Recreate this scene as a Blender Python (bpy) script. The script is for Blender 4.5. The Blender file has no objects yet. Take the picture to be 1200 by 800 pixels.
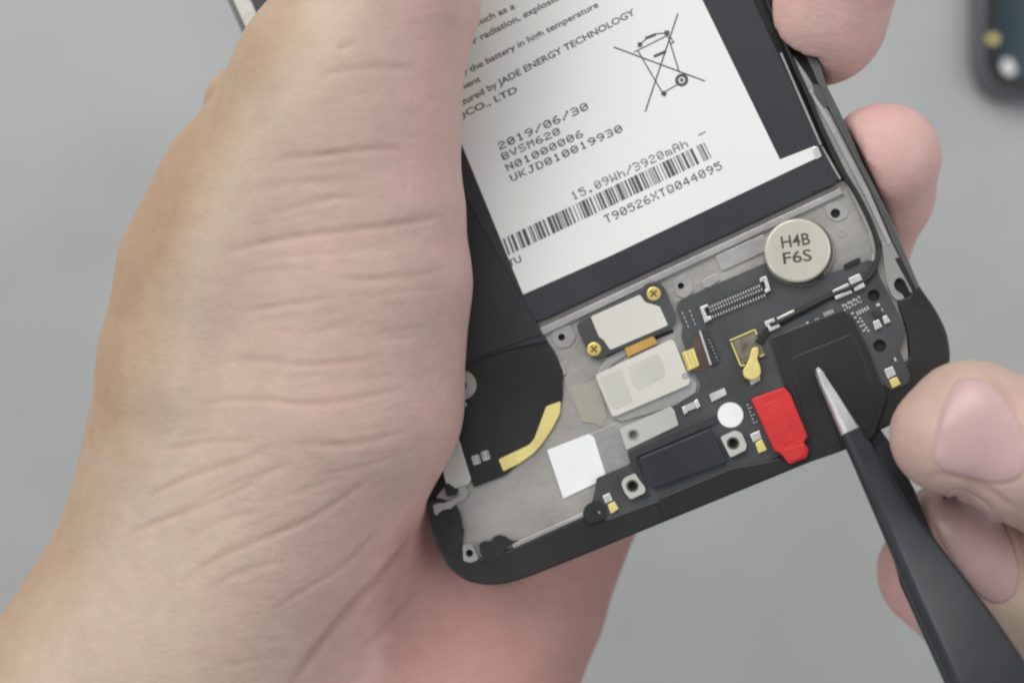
import bpy, bmesh, math, random
import numpy as np
from mathutils import Vector, Matrix, Euler
from mathutils.geometry import tessellate_polygon

random.seed(7)
S = bpy.context.scene
C = S.collection
MM = 0.001

# ------------------------------------------------------------------ camera
F = 1300.0           # focal length in photo pixels (photo 1200 wide)
CZ = 265.0           # camera height above the table, mm
cd = bpy.data.cameras.new('camera')
cd.sensor_width = 36.0
cd.lens = 36.0 * F / 1200.0
cd.clip_start = 0.005
cd.clip_end = 20
cd.dof.use_dof = True
cd.dof.focus_distance = 0.151
cd.dof.aperture_fstop = 9.6
cam = bpy.data.objects.new('camera', cd)
cam.location = (0, 0, CZ * MM)
C.objects.link(cam)
S.camera = cam

# ------------------------------------------------------------------ light
wd = bpy.data.worlds.new('World')
S.world = wd
wd.use_nodes = True
wd.node_tree.nodes['Background'].inputs[0].default_value = (0.93, 0.97, 1.0, 1)
wd.node_tree.nodes['Background'].inputs[1].default_value = 0.38


def area(name, loc, aim, sx, sy, power, col):
    l = bpy.data.lights.new(name, 'AREA')
    l.shape = 'RECTANGLE'
    l.size, l.size_y, l.energy, l.color = sx, sy, power, col
    o = bpy.data.objects.new(name, l)
    o.location = loc
    o.rotation_euler = (Vector(aim) - Vector(loc)).to_track_quat('-Z', 'Y').to_euler()
    C.objects.link(o)


area('ceiling_panel_lamp', (-0.52, 0.92, 0.90), (0, 0, 0.1), 1.3, 0.7, 15.0, (1.0, 0.985, 0.95))
area('right_fill_panel', (0.85, 0.15, 0.85), (0.02, 0, 0.1), 0.8, 0.7, 4.2, (0.95, 0.98, 1.0))  # unseen fill panel, strengthened to brighten the far fingertips
area('added_side_panel', (-1.0, -0.42, 0.78), (0.02, 0, 0.1), 0.5, 0.5, 2.6, (0.97, 0.99, 1.0))  # added fill with no real source, for a highlight along the tweezers' bevel

S.view_settings.view_transform = 'Standard'
S.view_settings.look = 'None'
S.view_settings.gamma = 1
S.view_settings.use_curve_mapping = False
S.view_settings.exposure = 0.0
try:
    S.render.engine = 'CYCLES'
    S.cycles.use_denoising = True
    S.cycles.filter_width = 2.3
    S.cycles.max_bounces = 6
except Exception:
    pass


# ------------------------------------------------------------------ materials
def mat(name, col, rough=0.5, metal=0.0, var=0.08, scale=60.0, bump=0.0, bscale=None, spec=0.5, col2=None, detail=4.0,
        coat=0.0, sss=0.0):
    m = bpy.data.materials.new(name)
    m.use_nodes = True
    nt = m.node_tree
    b = nt.nodes['Principled BSDF']
    tc = nt.nodes.new('ShaderNodeTexCoord')
    n = nt.nodes.new('ShaderNodeTexNoise')
    n.inputs['Scale'].default_value = scale
    n.inputs['Detail'].default_value = detail
    nt.links.new(tc.outputs['Object'], n.inputs['Vector'])
    r = nt.nodes.new('ShaderNodeValToRGB')
    c2 = col2 or tuple(min(1, c * (1 + var)) for c in col)
    c1 = col if col2 else tuple(c * (1 - var) for c in col)
    r.color_ramp.elements[0].position = 0.3
    r.color_ramp.elements[1].position = 0.7
    r.color_ramp.elements[0].color = (*c1, 1)
    r.color_ramp.elements[1].color = (*c2, 1)
    nt.links.new(n.outputs['Fac'], r.inputs['Fac'])
    nt.links.new(r.outputs['Color'], b.inputs['Base Color'])
    b.inputs['Metallic'].default_value = metal
    mr = nt.nodes.new('ShaderNodeMapRange')
    mr.inputs['To Min'].default_value = max(0.03, rough - 0.07)
    mr.inputs['To Max'].default_value = min(1, rough + 0.07)
    nt.links.new(n.outputs['Fac'], mr.inputs['Value'])
    nt.links.new(mr.outputs['Result'], b.inputs['Roughness'])
    b.inputs['Specular IOR Level'].default_value = spec
    b.inputs['Coat Weight'].default_value = coat
    if bump:
        n2 = nt.nodes.new('ShaderNodeTexNoise')
        n2.inputs['Scale'].default_value = bscale or scale * 8
        n2.inputs['Detail'].default_value = 3
        nt.links.new(tc.outputs['Object'], n2.inputs['Vector'])
        bp = nt.nodes.new('ShaderNodeBump')
        bp.inputs['Strength'].default_value = bump
        bp.inputs['Distance'].default_value = 0.0002
        nt.links.new(n2.outputs['Fac'], bp.inputs['Height'])
        nt.links.new(bp.outputs['Normal'], b.inputs['Normal'])
    return m


def skin_mat(name):
    m = bpy.data.materials.new(name)
    m.use_nodes = True
    nt = m.node_tree
    L = nt.links.new
    b = nt.nodes['Principled BSDF']
    tc = nt.nodes.new('ShaderNodeTexCoord')
    at = nt.nodes.new('ShaderNodeAttribute')
    at.attribute_name = 'redness'
    # redness: 0 tan back, 1 pink palm / fingertip; shade painted into both ends
    n1 = nt.nodes.new('ShaderNodeTexNoise')
    n1.inputs['Scale'].default_value = 70
    n1.inputs['Detail'].default_value = 5
    n1.inputs['Roughness'].default_value = 0.6
    L(tc.outputs['Object'], n1.inputs['Vector'])
    ma = nt.nodes.new('ShaderNodeMath')
    ma.operation = 'MULTIPLY_ADD'
    ma.inputs[1].default_value = 0.5
    L(n1.outputs['Fac'], ma.inputs[0])
    sb = nt.nodes.new('ShaderNodeMath')
    sb.operation = 'SUBTRACT'
    sb.inputs[1].default_value = 0.25
    L(at.outputs['Fac'], sb.inputs[0])
    L(sb.outputs[0], ma.inputs[2])
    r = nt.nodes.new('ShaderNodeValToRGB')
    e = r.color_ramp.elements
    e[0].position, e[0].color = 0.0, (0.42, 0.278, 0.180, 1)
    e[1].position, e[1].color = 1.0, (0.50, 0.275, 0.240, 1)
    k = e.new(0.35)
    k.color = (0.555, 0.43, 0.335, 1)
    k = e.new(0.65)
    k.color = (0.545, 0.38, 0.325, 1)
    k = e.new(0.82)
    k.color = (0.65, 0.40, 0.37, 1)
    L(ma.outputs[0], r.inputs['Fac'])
    n2 = nt.nodes.new('ShaderNodeTexNoise')
    n2.inputs['Scale'].default_value = 420
    n2.inputs['Detail'].default_value = 4
    L(tc.outputs['Object'], n2.inputs['Vector'])
    mr = nt.nodes.new('ShaderNodeMapRange')
    mr.inputs['To Min'].default_value = 0.9
    mr.inputs['To Max'].default_value = 1.09
    L(n2.outputs['Fac'], mr.inputs['Value'])
    mx = nt.nodes.new('ShaderNodeMix')
    mx.data_type = 'RGBA'
    mx.blend_type = 'MULTIPLY'
    mx.inputs[0].default_value = 1.0
    L(r.outputs['Color'], mx.inputs[6])
    L(mr.outputs['Result'], mx.inputs[7])
    # crease lines mix towards a dark red-brown
    ac = nt.nodes.new('ShaderNodeAttribute')
    ac.attribute_name = 'crease'
    mc = nt.nodes.new('ShaderNodeMix')
    mc.data_type = 'RGBA'
    mc.inputs[7].default_value = (0.34, 0.17, 0.115, 1)
    sc = nt.nodes.new('ShaderNodeMath')
    sc.operation = 'MULTIPLY'
    sc.inputs[1].default_value = 0.5
    L(ac.outputs['Fac'], sc.inputs[0])
    L(sc.outputs[0], mc.inputs[0])
    L(mx.outputs[2], mc.inputs[6])
    L(mc.outputs[2], b.inputs['Base Color'])
    b.inputs['Roughness'].default_value = 0.55
    b.inputs['Specular IOR Level'].default_value = 0.35
    b.inputs['Subsurface Weight'].default_value = 0.25
    b.inputs['Subsurface Radius'].default_value = (1.0, 0.35, 0.2)
    b.inputs['Subsurface Scale'].default_value = 0.0018
    # pores and fine cross-hatched skin lines
    v = nt.nodes.new('ShaderNodeTexVoronoi')
    v.feature = 'DISTANCE_TO_EDGE'
    v.inputs['Scale'].default_value = 900
    L(tc.outputs['Object'], v.inputs['Vector'])
    n3 = nt.nodes.new('ShaderNodeTexNoise')
    n3.inputs['Scale'].default_value = 260
    n3.inputs['Detail'].default_value = 6
    n3.inputs['Distortion'].default_value = 0.6
    mp = nt.nodes.new('ShaderNodeMapping')
    mp.inputs['Scale'].default_value = (0.45, 1.6, 1.0)
    mp.inputs['Rotation'].default_value = (0, 0, math.radians(-14))
    L(tc.outputs['Object'], mp.inputs['Vector'])
    L(mp.outputs['Vector'], n3.inputs['Vector'])
    b1 = nt.nodes.new('ShaderNodeBump')
    b1.inputs['Strength'].default_value = 0.3
    b1.inputs['Distance'].default_value = 0.00022
    L(v.outputs['Distance'], b1.inputs['Height'])
    b2 = nt.nodes.new('ShaderNodeBump')
    b2.inputs['Strength'].default_value = 0.22
    b2.inputs['Distance'].default_value = 0.0007
    L(n3.outputs['Fac'], b2.inputs['Height'])
    L(b1.outputs['Normal'], b2.inputs['Normal'])
    L(b2.outputs['Normal'], b.inputs['Normal'])
    return m


M = dict(
    table=mat('table_laminate', (0.382, 0.395, 0.388), 0.55, var=0.06, scale=22, bump=0.2, bscale=900),
    black=mat('black_plastic', (0.022, 0.0205, 0.0205), 0.42, var=0.2, scale=90, bump=0.08, bscale=2500, spec=0.35),
    softblack=mat('black_tape', (0.030, 0.030, 0.034), 0.42, var=0.2, scale=70, bump=0.35, bscale=260, spec=0.35),
    pouch=mat('battery_wrap', (0.041, 0.0415, 0.048), 0.4, var=0.12, scale=60, bump=0.2, bscale=300, spec=0.25),
    foam=mat('black_foam', (0.017, 0.018, 0.018), 0.8, var=0.3, scale=400, bump=0.6, bscale=3000),
    flex=mat('black_flex_circuit', (0.022, 0.0225, 0.0235), 0.36, var=0.25, scale=80, bump=0.35, bscale=220, spec=0.4),
    navy=mat('dark_port_shell', (0.022, 0.025, 0.034), 0.42, var=0.25, scale=90, bump=0.3, bscale=800),
    board=mat('grey_soldermask', (0.060, 0.063, 0.066), 0.40, var=0.25, scale=110, bump=0.2, bscale=1500, spec=0.4),
    boarddark=mat('dark_soldermask', (0.030, 0.031, 0.034), 0.5, var=0.2, scale=160, bump=0.2, bscale=1500),
    plate=mat('cast_magnesium', (0.36, 0.343, 0.322), 0.42, metal=0.35, var=0.17, scale=130, bump=0.45, bscale=900, detail=8),
    plate2=mat('pale_magnesium', (0.40, 0.39, 0.385), 0.38, metal=0.45, var=0.14, scale=130, bump=0.4, bscale=900, detail=8),
    rail=mat('brushed_side_rail', (0.36, 0.345, 0.33), 0.4, metal=0.5, var=0.10, scale=140, bump=0.2, bscale=1200),
    raildark=mat('dark_side_rail', (0.10, 0.098, 0.098), 0.4, metal=0.3, var=0.15, scale=140),
    label=mat('white_label_paper', (0.74, 0.755, 0.735), 0.42, var=0.015, scale=40, bump=0.1, bscale=700),
    ink=mat('printed_ink', (0.085, 0.085, 0.08), 0.7, var=0.25, scale=700),
    inkpale=mat('printed_grey_ink', (0.14, 0.145, 0.14), 0.7, var=0.2, scale=600),
    cream=mat('cream_sticker', (0.60, 0.585, 0.525), 0.55, var=0.04, scale=70, bump=0.15, bscale=600),
    cream2=mat('cream_mesh_patch', (0.52, 0.515, 0.455), 0.6, var=0.05, scale=200, bump=0.2, bscale=3000),
    shield=mat('pale_steel', (0.56, 0.555, 0.52), 0.42, metal=0.35, var=0.06, scale=90, bump=0.2, bscale=900),
    silver=mat('bright_solder', (0.72, 0.72, 0.70), 0.3, metal=0.6, var=0.12, scale=700, bump=0.4, bscale=1800),
    motor=mat('motor_nickel', (0.64, 0.61, 0.52), 0.3, metal=0.4, var=0.06, scale=120, bump=0.15, bscale=900),
    motorside=mat('motor_side', (0.16, 0.15, 0.13), 0.35, metal=0.7, var=0.1),
    gold=mat('gold_plating', (0.78, 0.60, 0.20), 0.3, metal=0.55, var=0.12, scale=500, bump=0.3, bscale=1500),
    golddark=mat('gold_recess', (0.16, 0.11, 0.03), 0.5, metal=0.4),
    palegold=mat('pale_gold_tab', (0.78, 0.66, 0.25), 0.4, metal=0.2, var=0.1, scale=300, bump=0.3, bscale=900),
    kapton=mat('amber_flex', (0.52, 0.30, 0.075), 0.4, var=0.1, scale=300),
    brownflex=mat('brown_flex', (0.085, 0.05, 0.045), 0.45, var=0.15, scale=300),
    white=mat('white_sticker', (0.80, 0.81, 0.82), 0.55, var=0.03, scale=200),
    silk=mat('white_silkscreen', (0.50, 0.51, 0.52), 0.7, var=0.15, scale=900),
    chip=mat('brown_chip_face', (0.15, 0.135, 0.10), 0.5, var=0.45, scale=900, bump=0.4, bscale=1600),
    red=mat('red_rubber', (0.60, 0.026, 0.027), 0.5, var=0.10, scale=300, bump=0.35, bscale=500),
    hole=mat('hole_bottom', (0.012, 0.012, 0.012), 0.8, var=0.3),
    steel=mat('polished_steel', (0.62, 0.62, 0.61), 0.4, metal=0.9, var=0.06, scale=300, bump=0.12, bscale=900),
    coat=mat('black_coating', (0.024, 0.027, 0.033), 0.29, var=0.14, scale=100, bump=0.03, bscale=1800, spec=0.42),
    residue=mat('aged_clear_tape', (0.40, 0.375, 0.315), 0.3, metal=0.2, var=0.1, scale=140, bump=0.3, bscale=700),
    glass=mat('dark_teal_glass', (0.022, 0.045, 0.060), 0.2, var=0.2, scale=40),
    devrim=mat('grey_device_rim', (0.15, 0.155, 0.18), 0.35, metal=0.3, var=0.1, scale=60),
    nail=mat('fingernail', (0.55, 0.365, 0.355), 0.34, var=0.06, scale=160, bump=0.08, bscale=300, spec=0.4),
    nailedge=mat('fingernail_free_edge', (0.62, 0.44, 0.36), 0.4, var=0.05, scale=160),
)
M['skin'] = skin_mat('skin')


# ------------------------------------------------------------------ helpers
def W(px, py, z):
    """point (mm) at height z seen at photo pixel px,py"""
    k = (CZ - z) / F
    return np.array([(px - 600) * k, -(py - 400) * k, z])


def link(name, me, m, parent=None, smooth=False):
    o = bpy.data.objects.new(name, me)
    C.objects.link(o)
    if m is not None:
        me.materials.append(m)
    if parent is not None:
        o.parent = parent
    if smooth:
        me.polygons.foreach_set('use_smooth', [True] * len(me.polygons))
    return o


def frombm(name, bm, m, parent=None, smooth=False):
    me = bpy.data.meshes.new(name)
    bmesh.ops.recalc_face_normals(bm, faces=bm.faces[:])
    bm.to_mesh(me)
    bm.free()
    return link(name, me, m, parent, smooth)


def tag(o, label, cat, group=None):
    o['label'] = label
    o['category'] = cat
    if group:
        o['group'] = group


def empty(name, loc):
    o = bpy.data.objects.new(name, None)
    o.empty_display_size = 0.01
    o.location = loc
    C.objects.link(o)
    return o


# phone pose
RP = (Matrix.Rotation(math.radians(-3.5), 3, 'X') @ Matrix.Rotation(math.radians(-10), 3, 'Y') @ Matrix.Rotation(math.radians(23.3), 3, 'Z'))
RPn = np.array(RP)
P0 = W(760, 350, 110)
TZ = -60.0           # table height, mm (the phone is held about 17 cm above it)


def ph(px, py, h=0.0):
    """phone-local point (mm) where the sight line of a traced point meets the phone's plane at height h"""
    d = np.array([(px - 600) / F, -(py - 400) / F, -1.0])
    c = np.array([0, 0, CZ])
    n = RPn[:, 2]
    t = (h - n @ (c - P0)) / (n @ d)
    return RPn.T @ (c + t * d - P0)


def phw(px, py, h=0.0):
    return RPn @ ph(px, py, h) + P0


phone = empty('smartphone', Vector(P0) * MM)
phone.rotation_euler = RP.to_euler()
tag(phone, 'opened smartphone with bare battery and circuit board, gripped in the cupped hand', 'phone')


def roundpoly(p, r, n=4):
    p = [np.array(q[:2], float) for q in p]
    out = []
    N = len(p)
    for i in range(N):
        a, b, c = p[i - 1], p[i], p[(i + 1) % N]
        ri = r[i] if isinstance(r, (list, tuple)) else r
        u, v = a - b, c - b
        lu, lv = np.linalg.norm(u), np.linalg.norm(v)
        k = min(ri, lu * 0.45, lv * 0.45)
        if k < 1e-4:
            out.append(b)
            continue
        s, e = b + u / lu * k, b + v / lv * k
        for j in range(n + 1):
            t = j / n
            out.append((1 - t) ** 2 * s + 2 * t * (1 - t) * b + t * t * e)
    return out


def prism(bm, loop, h0, h1, holes=(), bevel=0.0, seg=2, slope=0.0):
    loops = [[(q[0], q[1]) for q in loop]] + [[(q[0], q[1]) for q in hl] for hl in holes]
    tris = tessellate_polygon([[Vector((x, y, 0)) for x, y in l] for l in loops])
    flat = [q for l in loops for q in l]
    top = [bm.verts.new((x * MM, y * MM, h1 * MM)) for x, y in flat]
    bot = [bm.verts.new((x * MM, y * MM, h0 * MM)) for x, y in flat]
    new = []
    if not holes:
        new.append(bm.faces.new(top))
        new.append(bm.faces.new(bot[::-1]))
    else:
        for t in tris:
            try:
                new.append(bm.faces.new([top[i] for i in t]))
                new.append(bm.faces.new([bot[i] for i in t[::-1]]))
            except ValueError:
                pass
    k = 0
    for l in loops:
        n = len(l)
        for i in range(n):
            a, b = k + i, k + (i + 1) % n
            new.append(bm.faces.new([bot[a], bot[b], top[b], top[a]]))
        k += n
    if bevel:
        bmesh.ops.recalc_face_normals(bm, faces=new)
        ts = set(top)
        ed = [e for e in bm.edges if e.verts[0] in ts and e.verts[1] in ts and len(e.link_faces) == 2
              and abs(e.link_faces[0].normal.z - e.link_faces[1].normal.z) > 0.5]
        bmesh.ops.bevel(bm, geom=ed, offset=bevel * MM, segments=seg, profile=0.5, affect='EDGES', clamp_overlap=True)


def part(name, pts, h0, h1, m, r=0.0, bevel=0.06, holes=(), parent=None, seg=2):
    """a slab of the phone: outline traced at its top, real thickness, bevelled top edge. holes: (px,py,radius mm)"""
    loop = [ph(x, y, h1) for x, y in pts]
    loop = roundpoly(loop, r) if r else loop
    hl = []
    for (x, y, rr) in holes:
        c = ph(x, y, h1)
        hl.append([(c[0] + rr * math.cos(a), c[1] + rr * math.sin(a)) for a in np.linspace(0, 2 * math.pi, 16, endpoint=False)])
    bm = bmesh.new()
    prism(bm, loop, h0, h1, hl, bevel, seg)
    return frombm(name, bm, m, parent or phone)


def disc(name, px, py, rad, h0, h1, m, bevel=0.05, n=28, parent=None, inner=0.0, seg=2):
    c = ph(px, py, h1)
    A = np.linspace(0, 2 * math.pi, n, endpoint=False)
    bm = bmesh.new()
    prism(bm, [(c[0] + rad * math.cos(a), c[1] + rad * math.sin(a)) for a in A], h0, h1,
          [[(c[0] + inner * math.cos(a), c[1] + inner * math.sin(a)) for a in A]] if inner else (), bevel, seg)
    return frombm(name, bm, m, parent or phone)


def strips(name, lines, h, m, parent, thick=0.02):
    """flat printed strokes: list of (points px, width mm)"""
    bm = bmesh.new()
    for pts, w in lines:
        q = [ph(x, y, h)[:2] for x, y in pts]
        for i, (a, b) in enumerate(zip(q, q[1:])):
            d = (b - a) / np.linalg.norm(b - a)
            nrm = np.array([-d[1], d[0]]) * w * 0.62
            a2, b2 = a - d * w * 0.3, b + d * w * 0.3
            z = (h + 0.0015 * i) * MM
            bm.faces.new([bm.verts.new((v[0] * MM, v[1] * MM, z)) for v in (a2 - nrm, b2 - nrm, b2 + nrm, a2 + nrm)])
    return frombm(name, bm, m, parent)


def tubemesh(bm, pts, rad, n=10):
    rings = []
    P = [np.array(p, float) for p in pts]
    for i, p in enumerate(P):
        d = P[min(i + 1, len(P) - 1)] - P[max(i - 1, 0)]
        d /= np.linalg.norm(d)
        u = np.cross(d, [0, 0, 1.0])
        u /= np.linalg.norm(u)
        v = np.cross(u, d)
        rings.append([bm.verts.new(tuple((p + rad * (math.cos(a) * u + math.sin(a) * v)) * MM)) for a in np.linspace(0, 2 * math.pi, n, endpoint=False)])
    for a, b in zip(rings, rings[1:]):
        for i in range(n):
            bm.faces.new([a[i], a[(i + 1) % n], b[(i + 1) % n], b[i]])
    bm.faces.new(rings[0][::-1])
    bm.faces.new(rings[-1])


def smoothline(pts, n=6):
    P = [np.array(p, float) for p in pts]
    P = [2 * P[0] - P[1]] + P + [2 * P[-1] - P[-2]]
    out = []
    for i in range(1, len(P) - 2):
        a, b, c, d = P[i - 1:i + 3]
        for j in range(n):
            t = j / n
            out.append(0.5 * (2 * b + (c - a) * t + (2 * a - 5 * b + 4 * c - d) * t * t + (3 * b - a - 3 * c + d) * t ** 3))
    out.append(P[-2])
    return out


def text(name, s, a, b, h, m, parent, height=None, thick=0.018):
    """flat lettering whose baseline runs from pixel a to pixel b; capital height in px"""
    cu = bpy.data.curves.new(name, 'FONT')
    cu.body = s
    cu.size = 1
    cu.resolution_u = 3
    cu.offset = thick
    t = bpy.data.objects.new(name, cu)
    C.objects.link(t)
    bpy.context.view_layer.update()
    me = bpy.data.meshes.new_from_object(t.evaluated_get(bpy.context.evaluated_depsgraph_get()))
    bpy.data.objects.remove(t)
    co = np.zeros(len(me.vertices) * 3)
    me.vertices.foreach_get('co', co)
    co = co.reshape(-1, 3)
    A, B = ph(*a, h)[:2], ph(*b, h)[:2]
    d = B - A
    x0, x1 = co[:, 0].min(), co[:, 0].max()
    sx = np.linalg.norm(d) / (x1 - x0)
    u = d / np.linalg.norm(d)
    v = np.array([-u[1], u[0]])
    sy = sx if height is None else height * PXMM / 0.69
    q = A + np.outer((co[:, 0] - x0) * sx, u) + np.outer(co[:, 1] * sy, v)
    me.vertices.foreach_set('co', np.c_[q * MM, np.full(len(q), h * MM)].ravel())
    me.update()
    return link(name, me, m, parent)


PXMM = 154.0 / F      # mm per photo pixel near the phone
FONT = {
    '0': '01110 10001 10011 10101 11001 10001 01110', '1': '00100 01100 00100 00100 00100 00100 01110',
    '2': '01110 10001 00001 00110 01000 10000 11111', '3': '11110 00001 00001 01110 00001 00001 11110',
    '4': '00010 00110 01010 10010 11111 00010 00010', '5': '11111 10000 11110 00001 00001 10001 01110',
    '6': '00110 01000 10000 11110 10001 10001 01110', '7': '11111 00001 00010 00100 01000 01000 01000',
    '8': '01110 10001 10001 01110 10001 10001 01110', '9': '01110 10001 10001 01111 00001 00010 01100',
    '/': '00001 00001 00010 00100 01000 10000 10000', 'B': '11110 10001 10001 11110 10001 10001 11110',
    'V': '10001 10001 10001 01010 01010 01010 00100', 'S': '01111 10000 10000 01110 00001 00001 11110',
    'M': '10001 11011 10101 10101 10001 10001 10001', 'N': '10001 11001 10101 10101 10011 10001 10001',
    'U': '10001 10001 10001 10001 10001 10001 01110', 'K': '10001 10010 10100 11000 10100 10010 10001',
    'J': '00111 00010 00010 00010 00010 10010 01100', 'D': '11110 10001 10001 10001 10001 10001 11110',
    'W': '10001 10001 10001 10101 10101 11011 10001', 'h': '10000 10000 10110 11001 10001 10001 10001',
    'm': '00000 00000 11010 10101 10101 10101 10101', 'A': '01110 10001 10001 11111 10001 10001 10001',
    '.': '00000 00000 00000 00000 00000 01100 01100', 'T': '11111 00100 00100 00100 00100 00100 00100',
    'X': '10001 10001 01010 00100 01010 10001 10001', 'Q': '01110 10001 10001 10001 10101 10010 01101',
    '-': '00000 00000 00000 11111 00000 00000 00000', ' ': '00000 00000 00000 00000 00000 00000 00000',
    'H': '10001 10001 10001 11111 10001 10001 10001', 'F': '11111 10000 10000 11110 10000 10000 10000',
}


def dots(name, s, a, b, hpx, h, m, parent, dot=0.74):
    A, B = ph(*a, h)[:2], ph(*b, h)[:2]
    d = B - A
    u = d / np.linalg.norm(d)
    v = np.array([-u[1], u[0]])
    cw = np.linalg.norm(d) / (len(s) - 0.25)
    sx, sy = cw * 0.75 / 5, hpx * PXMM / 7
    bm = bmesh.new()
    for i, ch in enumerate(s):
        for r, row in enumerate(FONT[ch].split()):
            for c, bit in enumerate(row):
                if bit == '1':
                    p = A + u * (i * cw + (c + 0.5) * sx) + v * (6.5 - r) * sy
                    p = p + np.array([random.uniform(-.06, .06), random.uniform(-.06, .06)]) * sx
                    k = dot * random.uniform(0.85, 1.1)
                    ring = []
                    for g in range(6):
                        an = g * math.pi / 3
                        w = p + u * math.cos(an) * sx * k + v * math.sin(an) * sy * k
                        ring.append(bm.verts.new((w[0] * MM, w[1] * MM, (h + 0.0004 * ((c + r) % 3)) * MM)))
                    bm.faces.new(ring)
    return frombm(name, bm, m, parent)


# ------------------------------------------------------------------ setting: the table
bm = bmesh.new()
bmesh.ops.create_grid(bm, x_segments=2, y_segments=2, size=1.5)
tb = frombm('table_top', bm, M['table'])
tb['kind'] = 'structure'
tb.location.z = TZ * MM

# ------------------------------------------------------------------ the phone
OUT = [(742, -470), (968, 98), (985, 132), (1011, 190), (1045, 258), (1062, 300), (1077, 334), (1097, 362), (1110, 388), (1115, 418),
       (1108, 446), (1088, 468), (1060, 490), (987, 526), (777, 612), (692, 647), (655, 662), (617, 677), (592, 684), (570, 686), (545, 681),
       (527, 667), (514, 647), (505, 617), (499, 585), (440, 420), (330, 130), (272, 0), (181, -210)]


def body():
    loop = [ph(x, y, -0.4)[:2] for x, y in OUT]
    bm = bmesh.new()
    prof = [(-7.6, 2.6), (-7.3, 1.2), (-6.4, 0.35), (-4.5, 0.0), (-1.4, 0.0), (-0.4, 0.25)]
    c = np.mean(loop, axis=0)
    N = len(loop)
    nr = []
    for i in range(N):
        t = loop[(i + 1) % N] - loop[i - 1]
        t /= np.linalg.norm(t)
        nr.append(np.array([t[1], -t[0]]))
    sgn = 1 if sum((nr[i] @ (loop[i] - c)) for i in range(N)) > 0 else -1
    rings = []
    for z, ins in prof:
        rings.append([bm.verts.new(((loop[i] - sgn * nr[i] * ins)[0] * MM, (loop[i] - sgn * nr[i] * ins)[1] * MM, z * MM)) for i in range(N)])
    for a, b in zip(rings, rings[1:]):
        for i in range(N):
            bm.faces.new([a[i], a[(i + 1) % N], b[(i + 1) % N], b[i]])
    bm.faces.new(rings[0])
    bm.faces.new(rings[-1])
    return frombm('back_frame', bm, M['black'], phone)


body()
# black plastic surround at the bottom end, with its rounded lip
part('bottom_rim', [(1045, 300), (1062, 300), (1077, 334), (1097, 362), (1110, 388), (1115, 418), (1108, 446), (1088, 468), (1060, 490), (987, 526), (777, 612),
                    (692, 647), (655, 662), (617, 677), (592, 684), (570, 686), (545, 681), (527, 667), (514, 647), (505, 617), (500, 585), (513, 583),
                    (536, 592), (541, 612), (541, 640), (545, 655), (570, 652), (600, 642), (684, 604), (697, 590), (800, 540),
                    (1040, 440), (1068, 420), (1062, 385), (1050, 350), (1070, 346)], -0.6, 0.55, M['black'], r=1.2, bevel=0.35, seg=3)
# outer dark lip of the right side and the grey rail inside it
# (the hook's opening shows the black frame below)
part('outer_rail', [(940, 20), (962, 78), (968, 98), (985, 132), (1011, 190), (1045, 258), (1063, 300), (1078, 336), (1074, 340), (1047, 284), (1020, 222), (975, 135), (930, 30)], -0.6, 0.75, M['raildark'], bevel=0.2)
part('side_rail', [(730, -380), (928, 62), (946, 88), (975, 136), (1019, 222), (1046, 284), (1073, 340), (1070, 346), (1062, 330), (1044, 300), (1033, 286), (1022, 262), (985, 190), (952, 124), (936, 84), (722, -380)],
     -0.6, 0.45, M['rail'], bevel=0.15)
part('rail_ridge', [(950, 104), (975, 142), (1019, 226), (1044, 284), (1041, 288), (1014, 230), (971, 148), (948, 108)], 0.4, 0.72, M['plate2'], bevel=0.1)
part('rail_clip', [(952, 98), (962, 100), (975, 126), (966, 126), (955, 112)], 0.3, 0.6, M['raildark'], bevel=0.1)
part('rail_hook', [(1033, 284), (1046, 286), (1060, 312), (1075, 339), (1071, 345), (1067, 343), (1060, 328), (1054, 325), (1049, 328), (1047, 334), (1050, 340), (1058, 345), (1060, 351), (1051, 352),
                   (1045, 346), (1039, 331), (1036, 310)], -0.5, 0.5, M['rail'], r=0.25, bevel=0.08)
part('rail_notch', [(1074, 352), (1086, 352), (1084, 358), (1080, 361)], 0.5, 0.62, M['hole'], r=0.3, bevel=0.03)
# left rail, seen above the thumb
part('side_rail', [(171, -250), (181, -250), (312, 40), (372, 170), (362, 172), (300, 62), (272, 0)], -0.6, 0.5, M['rail'], bevel=0.2)
part('outer_rail', [(252, -40), (262, -40), (272, 0), (300, 62), (362, 172), (357, 174), (295, 64), (268, 4)], -0.7, 0.25, M['raildark'], bevel=0.15)
part('inner_wall', [(185, -240), (250, -240), (370, 60), (400, 150), (372, 170), (312, 40)], -0.6, 0.25, M['softblack'], bevel=0.1)
part('bracket', [(322, -14), (352, -14), (352, 6), (332, 10)], 0.2, 0.6, M['cream'], r=0.2)

# cast metal plate with its screw holes
part('metal_plate', [(628, 376), (985, 212), (998, 214), (1022, 262), (1036, 300), (1046, 330), (1062, 385), (1066, 445), (950, 500), (750, 585), (697, 604), (684, 608), (600, 645),
                     (560, 654), (544, 650), (539, 640), (538, 612), (532, 596), (507, 606), (504, 592), (540, 545), (600, 440)], -0.5, 0.0, M['plate'], bevel=0.05,
     holes=[(658, 395, 0.5), (798, 335, 0.45), (979, 250, 0.65), (551, 647, 0.55)])
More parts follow.
